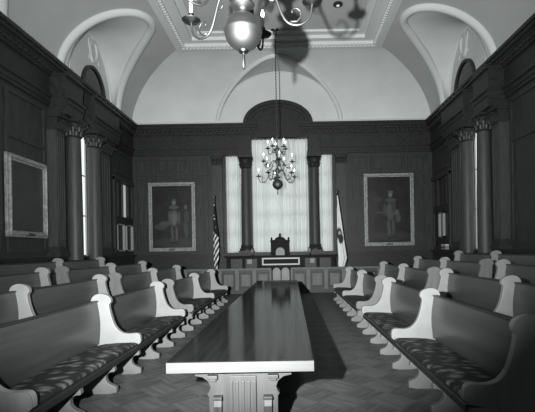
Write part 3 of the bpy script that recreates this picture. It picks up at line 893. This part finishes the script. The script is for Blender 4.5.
# ------------------------------------------------------------------ chandeliers (origin at globe centre)
def bez(p, n=22):
    """Catmull-Rom through 2D points"""
    out = []
    q = [p[0]]+p+[p[-1]]
    for i in range(1, len(q)-2):
        for k in range(n//4):
            t = k/(n//4)
            out.append(tuple(.5*((2*q[i][j])+(-q[i-1][j]+q[i+1][j])*t+(2*q[i-1][j]-5*q[i][j]+4*q[i+1][j]-q[i+2][j])*t*t+(-q[i-1][j]+3*q[i][j]-3*q[i+1][j]+q[i+2][j])*t**3) for j in (0, 1)))
    out.append(p[-1]); return out
def make_chandelier(ztop):
    o = empty('chandelier', (0, 0, 0), '', 'chandelier')
    R = .187
    prof = [(0, -R)]+[(R*math.sin(PI*i/20), -R*math.cos(PI*i/20)) for i in range(1, 10)]
    prof += [(R+.003, -.012), (R+.006, 0), (R+.003, .012)]+[(R*math.sin(PI*i/20), -R*math.cos(PI*i/20)) for i in range(11, 20)]+[(0, R)]
    gl = MB().lathe(prof, n=40).build('globe', M['brass'], o, smooth=True)
    MB().lathe([(0, -.21), (.045, -.205), (.05, -.19), (.03, -.18), (.04, -.165)], n=20).build('collar', M['brassdark'], gl, smooth='auto')
    MB().tube([(.0, 0, -.2), (0, 0, -.24)], .012, 8).tube([(0, .026*math.sin(2*PI*k/16), -.3-.065*math.cos(2*PI*k/16)) for k in range(17)], .014, 8).build('pull_ring', M['brass'], gl, smooth=True)
    st = [(.05, .18), (.03, .2), (.05, .23), (.11, .25), (.12, .27), (.05, .3), (.03, .36), (.06, .42), (.09, .48), (.06, .56), (.03, .62), (.03, .7), (.07, .78),
          (.085, .84), (.05, .92), (.025, 1.0), (.03, 1.1), (.06, 1.2), (.07, 1.26), (.04, 1.36), (.02, 1.42), (.03, 1.55), (.055, 1.63), (.04, 1.72), (.016, 1.8), (.02, 1.9)]
    MB().lathe(st, n=24).build('stem', M['brass'], o, smooth=True)
    MB().tube([(.03*math.sin(2*PI*k/16), 0, 1.93-.03*math.cos(2*PI*k/16)) for k in range(17)], .008, 8).build('hanging_ring', M['brassdark'], o, smooth=True)
    ch = MB().tube([(0, 0, 1.95), (0, 0, ztop)], .013, 8)
    z = 2.0
    while z < ztop-.05:
        ch.lathe([(.012, z), (.022, z+.02), (.022, z+.05), (.012, z+.07)], n=8); z += .11
    ch.build('chain', M['black'], o, smooth='auto')
    MB().lathe([(0, ztop-.16), (.05, ztop-.14), (.09, ztop-.06), (.17, ztop-.02), (.18, ztop)], n=24).build('ceiling_rose', M['brassdark'], o, smooth='auto')
    tiers = [  # number, phase, cup radius, cup z, hub z
        (5, 5, .70, .325, .43), (5, 41, .54, .80, .78), (5, 5, .34, 1.32, 1.22)]
    for n, ph, Rc, zc, zh in tiers:
        for i in range(n):
            a = math.radians(ph+360*i/n); ca, sa = math.cos(a), math.sin(a)
            W = lambda p: (p[0]*ca, p[0]*sa, p[1])
            q = [(.05, zh), (Rc*.25, zh+.07), (Rc*.42, zh+.0), (Rc*.6, zc-.19), (Rc*.8, zc-.24), (Rc*.96, zc-.16), (Rc, zc-.03)]
            main = bez(q)
            rr = [.016-.005*k/(len(main)-1) for k in range(len(main))]
            mb = MB().tube([W(p) for p in main], rr, 8)
            # scrolled leaves on the arm
            c0 = (Rc*.74, zc-.12)
            sp = [(c0[0]+(.1-.011*k)*math.cos(PI*1.35+k*.75), c0[1]+(.1-.011*k)*math.sin(PI*1.35+k*.75)) for k in range(8)]
            mb.tube([W(p) for p in sp], [.011-.0008*k for k in range(8)], 6)
            c1 = (Rc*.4, zh-.07)
            sp = [(c1[0]+(.07-.008*k)*math.cos(PI*.4-k*.75), c1[1]+(.07-.008*k)*math.sin(PI*.4-k*.75)) for k in range(8)]
            mb.tube([W(p) for p in sp], [.011-.0008*k for k in range(8)], 6)
            arm = mb.build('arm', M['brass'], o, smooth=True)
            cx, cy = Rc*ca, Rc*sa
            MB().lathe([(.012, zc-.05), (.03, zc-.03), (.09, zc-.012), (.1, zc), (.03, zc-.004), (.02, zc+.02), (.032, zc+.05), (.03, zc+.07), (.014, zc+.075)], cx, cy, 20).build('drip_pan', M['brassdark'], arm, smooth='auto')
            MB().lathe([(.018, zc+.07), (.018, zc+.19), (.012, zc+.195)], cx, cy, 14).build('candle', M['candle'], arm, smooth='auto')
            MB().lathe([(.01, zc+.195), (.02, zc+.22), (.018, zc+.25), (.006, zc+.285), (0, zc+.29)], cx, cy, 12).build('bulb', M['bulb'], arm, smooth=True)
    return o
CEILZ = ZT+.16
zg1, zg2 = 3.87, 4.09
c1 = make_chandelier(CEILZ-zg1)
c1.location = (-.44, 4.2, zg1)
tag(c1, 'large brass chandelier overhead close to the camera, globe at its foot', 'chandelier', 'brass chandeliers')
c2 = copy_tree(c1); c2.location = (-.44, 15.2, zg2)
for k in c2.children:                                   # this one hangs from a shorter chain
    if k.name.startswith(('chain', 'ceiling_rose')):
        k.data = k.data.copy()
        for v in k.data.vertices:
            if k.name.startswith('ceiling_rose'): v.co.z -= zg2-zg1
            else: v.co.z = 1.95+(v.co.z-1.95)*((CEILZ-zg2-1.95)/(CEILZ-zg1-1.95))
c2.rotation_euler = (0, 0, math.radians(23))
tag(c2, 'three-tiered brass chandelier with lit candle bulbs before the far window', 'chandelier', 'brass chandeliers')
# small fitting on the flat ceiling
cf = empty('ceiling_fitting', (1.66, 13.6, CEILZ-.04), 'small dark round fitting on the flat ceiling', 'ceiling light')
MB().lathe([(.15, .04), (.16, .0), (.1, -.02)], n=24).build('rim', M['black'], cf, smooth='auto')
MB().lathe([(.06, .0), (.05, -.05), (0, -.06)], n=16).build('lens', M['candle'], cf, smooth=True)

# ------------------------------------------------------------------ camera
cam = bpy.data.cameras.new('camera'); co = bpy.data.objects.new('camera', cam); COL.objects.link(co)
cam.sensor_width = 36; cam.lens = 420*36/535
cam.shift_x = -23.5/535; cam.shift_y = 45/535
co.matrix_world = Matrix.Translation((0, 0, 1.67)) @ Matrix.Rotation(PI/2, 4, 'X') @ Matrix.Rotation(math.radians(-1.0), 4, 'Z')
cam.clip_end = 200
SC.camera = co

# ------------------------------------------------------------------ light
def lamp(kind, name, loc, energy, **k):
    l = bpy.data.lights.new(name, kind); l.energy = energy
    o = bpy.data.objects.new(name, l); COL.objects.link(o); o.location = loc
    for a, b in k.items(): setattr(l, a, b)
    return o
FLASH = 10800
# the photographer's flash, held up a little left of the camera and aimed down the hall
fo = lamp('SPOT', 'flash', (-.65, 0, 1.86), FLASH, shadow_soft_size=.035, spot_size=math.radians(90), spot_blend=1.0)
d = Vector((.1, 13, 2.9)); fo.rotation_euler = d.to_track_quat('-Z', 'Y').to_euler()
w = bpy.data.worlds.new('world'); SC.world = w; w.use_nodes = True
w.node_tree.nodes['Background'].inputs[0].default_value = gray(1); w.node_tree.nodes['Background'].inputs[1].default_value = .2

SC.view_settings.view_transform = 'Standard'; SC.view_settings.look = 'None'
SC.view_settings.gamma = 1; SC.view_settings.use_curve_mapping = False
SC.view_settings.exposure = 0.0
